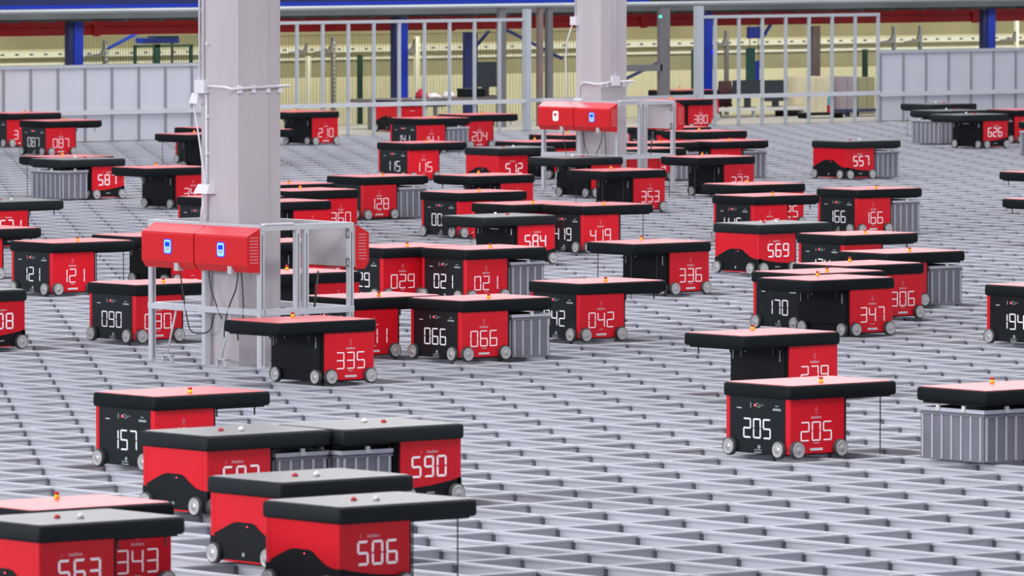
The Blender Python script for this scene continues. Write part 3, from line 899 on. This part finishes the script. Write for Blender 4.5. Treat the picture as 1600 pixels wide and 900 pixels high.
for xx, who in ((68.05, 'blue steel column behind the left white panel barrier'), (74.17, 'blue steel column behind the tall fence between the columns'), (80.30, 'blue steel column at the left end of the right fence'), (86.36, 'blue steel column behind the right white panel barrier')):
    t = thing('steel_column', who, 'column', (xx, 93, 0), 0, GC)
    link('flange', mb('blue').box(.09, .25, -.06, -.045, -1.4, 1.69).mesh('flange'), t)
    link('web', mb('bluedk').box(0.0, .25, -.045, .06, -1.4, 1.69).mesh('web'), t)  # shaded side of the blue column, painted in as navy
def flat(name, lab, cat, mt, x0, x1, z0, z1, y, d=.1, group=None):
    return thing(name, lab, cat, (x0, y, z0), 0, group, me=mb(mt).box(0, x1-x0, 0, d, 0, z1-z0).mesh(name))
UP = 'pale rack uprights against the back wall'
for x0, x1, z0, z1, nm in ((71.694,71.755,-1.5,1.25,'perforated rack upright just right of the left blue column'), (75.652,75.715,-1.5,.95,'short cream rack upright seen through the second fence bay'),
        (76.151,76.215,-1.5,1.25,'perforated rack upright seen through the third fence bay'), (77.831,77.909,-1.5,1.235,'cream rack upright right of the middle blue column'),
        (84.366,84.422,-1.5,1.248,'slim rack upright seen through the right fence'), (88.079,88.122,-1.5,1.279,'short dark rack upright left of the pair above the right barrier'),
        (88.673,88.716,-1.5,1.283,'slim rack upright right of the pair above the right barrier'), (90.874,90.933,-1.5,1.365,'cream rack upright near the right edge behind the right blue column')):
    t = thing('rack_upright', nm, 'upright', (x0, 97, 0), 0, UP)
    link('profile', mb('strip' if 'cream' in nm else 'steel').box(0, x1-x0, 0, .06, z0, z1).mesh('profile'), t)
    if 'perforated' in nm:
        m = mb('strip')
        for k in range(40): m.box(.02, .045, -.004, 0, z0+.03+k*.067, z0+.06+k*.067)
        o = link('perforation', m.mesh('perforation'), t); o['kind'] = 'stuff'
    link('bracket', mb('steel').prism([(-.34, 1.0), (0, 1.0), (0, 1.16), (-.06, 1.05), (-.34, 1.02)] if x0 not in (77.831,) else [(-.2, .98), (0, .98), (0, 1.2), (-.06, 1.06)], 'y', 0.0, .05).mesh('bracket'), t)
# green wire-mesh machine guards
gg = thing('mesh_guard', 'green wire mesh guard behind the left white panel barrier', 'fence', (0, 95, 0))
for x0, x1, z1 in ((70.781, 70.817, 1.215), (71.155, 71.252, 1.232), (71.84, 71.88, 1.22)):
    link('post', mb('green').box(x0, x1, 0, .05, -1.4, z1).mesh('post'), gg)
link('top_bar', mb('green').box(70.78, 71.88, .0, .04, 1.185, 1.221).mesh('top_bar'), gg)
m = mb('green')
for k in range(60): m.box(69.5+k*.05, 69.505+k*.05, .06, .065, -1.4, 1.36)
o = link('mesh_wire', m.mesh('mesh_wire'), gg); o['kind'] = 'stuff'
gg = thing('mesh_guard', 'fine wire mesh guard seen through the tall fence', 'fence', (0, 96.0, 0))
m = mb('wall_tan')
for k in range(110): m.box(74.2+k*.06, 74.206+k*.06, 0, .005, -1.4, 1.30)
o = link('mesh_wire', m.mesh('mesh_wire'), gg); o['kind'] = 'stuff'
link('top_bar', mb('wall_olive').box(74.2, 80.8, 0, .01, 1.295, 1.31).mesh('top_bar'), gg)
for x0, x1, z0, z1, nm in ((75.096, 75.172, -1.4, 1.012, 'dark green fence post left of the maintenance table'), (81.92, 81.961, -1.4, .999, 'slim green fence post left of the right fence'), (85.603, 85.687, -1.4, .96, 'dark green post standing above the olive cabinet')):
    flat('guard_post', nm, 'post', 'green', x0, x1, z0, z1, 95, .05)
t = thing('hanging_curtain', 'teal and blue hanging strips above the dark monitors', 'curtain', (83.938, 96, 0))
link('teal_strip', mb('teal').box(0, .18, 0, .03, .464, .986).mesh('teal_strip'), t)
link('blue_strip', mb('blue').box(.18, .277, 0, .03, .462, .775).mesh('blue_strip'), t)
for hx in (.06, .25): link('hanger', mb('steel').box(hx, hx+.012, 0, .012, .98 if hx < .1 else .77, 1.69).mesh('hanger'), t)
link('blue_header', mb('blue').box(.027, .304, -.01, .04, 1.141, 1.329).mesh('blue_header'), t)
SP = 'grey steel posts behind the gap in the fence'
for x0, x1, z0, z1, mt, nm, yy in ((77.811,78.005,0,1.79,'steel','thick grey steel post just left of the right fence', 91), (74.634,74.758,0,1.80,'steel','grey steel post beside the dark monitor', 91),
        (75.408,75.484,0,1.79,'brown','brown steel post left of the far column', 91), (75.579,75.672,0,1.79,'steel','slim grey post close beside the far column', 91),
        (82.882,83.046,0,1.395,'brown','brown post standing above the cream cabinet', 93), (75.195,75.422,0,1.403,'bluedk','dark navy post behind the dark monitor', 92.5)):
    flat('steel_post', nm, 'post', mt, x0, x1, z0, z1, yy + (.2 if 'cream cabinet' in nm else 0), .08)
thing('status_light', 'small green light beside the thick grey steel post', 'light', (77.80, 90.985, 1.63), me=mb('green_led').box(-.012, .012, -.01, .02, -.014, .014).mesh('status_light'))
thing('status_light', 'small blue light on the blue column at the right fence', 'light', (80.56, 92.93, 1.01), me=mb('blue_glow').box(-.03, .05, -.01, .025, -.02, .02).mesh('status_light'))
posts = {o['label']: o for o in bpy.data.objects if o.name.startswith('steel_post')}
for a, b, yy, mt, own in (((75.52,1.47),(76.70,.986),92,'bluedk','slim grey post close beside the far column'), ((75.40,1.10),(75.74,1.41),92.6,'bluedk','dark navy post behind the dark monitor'),
        ((77.4,.45),(78.771,.94),92,'bluedk','thick grey steel post just left of the right fence')):
    dx, dz = b[0]-a[0], b[1]-a[1]; l = math.hypot(dx, dz); nx, nz = -dz/l*.02, dx/l*.02
    p = posts[own]; px, py, pz = p.location
    link('brace', mb(mt).prism([(a[0]-nx-px,a[1]-nz),(b[0]-nx-px,b[1]-nz),(b[0]+nx-px,b[1]+nz),(a[0]+nx-px,a[1]+nz)], 'y', yy-py, yy-py+.04).mesh('brace'), p)
p = posts['thick grey steel post just left of the right fence']
link('cross_arm', mb('steel').box(77.0-p.location.x, 77.85-p.location.x, .0, .06, .80, .90).mesh('cross_arm'), p)
for a, b, yy, nm in (((71.398,1.137),(72.74,1.69),96.5,'blue diagonal brace above the left white panels'), ((84.29,1.14),(84.74,1.69),96,'blue diagonal brace beside the hanging strips')):
    dx, dz = b[0]-a[0], b[1]-a[1]; l = math.hypot(dx, dz); nx, nz = -dz/l*.02, dx/l*.02
    thing('diagonal_brace', nm, 'brace', (0, yy, 0), me=mb('blue').prism([(a[0]-nx,a[1]-nz),(b[0]-nx,b[1]-nz),(b[0]+nx,b[1]+nz),(a[0]+nx,a[1]+nz)], 'y', 0, .04).mesh('diagonal_brace'))
t = thing('stacked_boxes', 'blue boxes above the green mesh guard at top left', 'box', (71.905, 96.2, 1.213))
link('support_pole', mb('steel').box(.55, .58, .1, .13, -2.7, 0).mesh('support_pole'), t)
link('box_shell', mb('blue').box(0, .62, 0, .3, 0, .08).mesh('box_shell'), t)
link('lid', mb('navy').box(.22, .62, .02, .28, .08, .11).mesh('lid'), t)
# maintenance table behind the fence
t = thing('work_table', 'long brown-grey table behind the tall fence', 'table', (72.28, 91.2, 0))
link('table_top', mb('desk').box(0, 2.62, 0, .5, .405, .454).mesh('table_top'), t)
for px in (.03, 1.28, 2.5): link('leg', mb('steel').box(px, px+.05, .02, .07, 0, .405).mesh('leg'), t)
t = thing('monitor', 'dark grey monitor standing on the long table', 'monitor', (74.58, 91.5, .454))
link('screen', mb('screen').box(0, .41, 0, .04, .14, .52).mesh('screen'), t)
link('stand', mb('screen').box(.15, .26, .01, .05, 0, .14).box(.05, .36, -.05, .12, 0, .015).mesh('stand'), t)
t = thing('equipment_box', 'low black box on the long table beside the monitor', 'box', (74.17, 91.25, .454))
link('case', mb('black').box(0, .38, 0, .2, 0, .115).mesh('case'), t); link('lid', mb('screen').box(-.01, .39, -.01, .21, .115, .13).mesh('lid'), t)
def heap(name, lab, cat, mt, x, y, z, w, h, seed):
    random.seed(seed); m = mb(mt); m.smooth = True; L = []; n = 14
    for a in range(6):
        u = a/5; r = math.cos(u*1.4)
        L.append([(w*r*math.cos(6.283*k/n)*random.uniform(.75, 1.1), .12*r*math.sin(6.283*k/n)*random.uniform(.8, 1.1), h*math.sin(u*1.5)*random.uniform(.8, 1.05) if a else 0) for k in range(n)])
    m.loft(L); thing(name, lab, cat, (x, y, z), me=m.mesh(name))
heap('folded_cloth', 'red cloth heap on the long table', 'cloth', 'cloth_r', 73.43, 91.38, .454, .09, .14, 1)
heap('folded_cloth', 'low white cloth in the middle of the long table', 'cloth', 'cloth_w', 73.66, 91.38, .454, .13, .075, 2)
heap('folded_cloth', 'white cloth heap beside the low black box', 'cloth', 'cloth_w', 73.95, 91.38, .454, .10, .10, 3)
robot('grey-topped robot parked under the long table behind the fence', 71.93, 90.0, 'P', 2, '', 0, 0)
# desks seen through the right fence
t = thing('desk', 'white desk under the dark monitors behind right fence', 'desk', (80.12, 92.35, 0))
link('desk_top', mb('whitetop').box(0, 1.88, 0, .45, .10, .145).mesh('desk_top'), t)
for px in (.02, .78, 1.8): link('leg', mb('fence').box(px, px+.04, .02, .06, 0, .10).mesh('leg'), t)
for x0, x1, z0, z1, nm in ((80.682, 81.296, .298, .58, 'dark wide monitor on the white desk, left one'), (81.35, 81.80, .237, .57, 'dark monitor on the white desk, right one')):
    t = thing('monitor', nm, 'monitor', (x0, 92.58, .145))
    link('screen', mb('screen').box(0, x1-x0, 0, .04, z0-.145, z1-.145).mesh('screen'), t)
    link('stand', mb('screen').box((x1-x0)/2-.06, (x1-x0)/2+.06, .02, .05, 0, z0-.145).box((x1-x0)/2-.14, (x1-x0)/2+.14, -.02, .1, 0, .012).mesh('stand'), t)
t = thing('office_chair', 'maroon chair behind the left end of the white desk', 'chair', (80.74, 93.0, 0))
m = mb('maroon'); m.smooth = True; m.loft([rrect(0, .24, -.03, .03, .02, .20), rrect(-.02, .26, -.035, .035, .02, .38), rrect(0, .24, -.03, .03, .02, .56)])
link('backrest', m.mesh('backrest'), t); link('seat', mb('maroon').box(-.03, .27, .0, .3, .15, .20).mesh('seat'), t); link('pedestal', mb('steel').box(.1, .14, .1, .14, 0, .15).mesh('pedestal'), t)
def cabinet(lab, mt, x0, x1, z1, y):
    t = thing('cabinet', lab, 'cabinet', (x0, y, 0)); w = x1-x0
    link('body', mb(mt).box(0, w, 0, .4, 0, z1).mesh('body'), t)
    for k in range(2): link('door', mb(mt).box(.01+k*w/2, w/2-.005+k*w/2, -.015, 0, .02, z1-.02).mesh('door'), t)
cabinet('tall cream cabinet in the middle behind the right fence', 'creamcab', 82.046, 82.669, .61, 92.55)
cabinet('mauve grey cabinet right of the cream cabinet', 'mauve', 82.86, 83.19, .60, 92.55)
cabinet('olive cabinet at the right end behind the right fence', 'wall_olive', 83.27, 83.62, .585, 92.55)
t = thing('cleaning_bottle', 'blue and red bottle standing before the cream cabinet', 'bottle', (81.60, 91.35, 0))
link('bottle_body', mb('button').disc((0, 0), 'z', .05, .087, .20, 12).mesh('bottle_body'), t); link('label', mb('cyan').disc((0, 0), 'z', .045, .20, .33, 12, .04).mesh('label'), t); link('cap', mb('black').disc((0, 0), 'z', .015, .33, .36, 10).mesh('cap'), t)
thing('low_bench', 'low black bench under the blue and red bottle', 'bench', (81.07, 91.25, 0), me=mb('black').box(0, .75, 0, .3, .05, .087).box(.02, .06, .02, .28, 0, .05).box(.69, .73, .02, .28, 0, .05).mesh('low_bench'))
t = thing('side_table', 'small navy-topped table before the mauve cabinet', 'table', (82.11, 91.5, 0))
link('table_top', mb('navy').box(0, .86, 0, .4, .078, .115).mesh('table_top'), t)
for px in (.03, .22, .79): link('leg', mb('navy').box(px, px+.06, .05, .1, 0, .078).mesh('leg'), t)
t = thing('tool_crate', 'small dark crate standing under the white desk', 'crate', (81.6, 92.4, 0))
link('crate_body', mb('black').box(0, .28, 0, .25, 0, .075).mesh('crate_body'), t); link('crate_rim', mb('screen').box(-.01, .29, -.01, .26, .075, .09).mesh('crate_rim'), t)
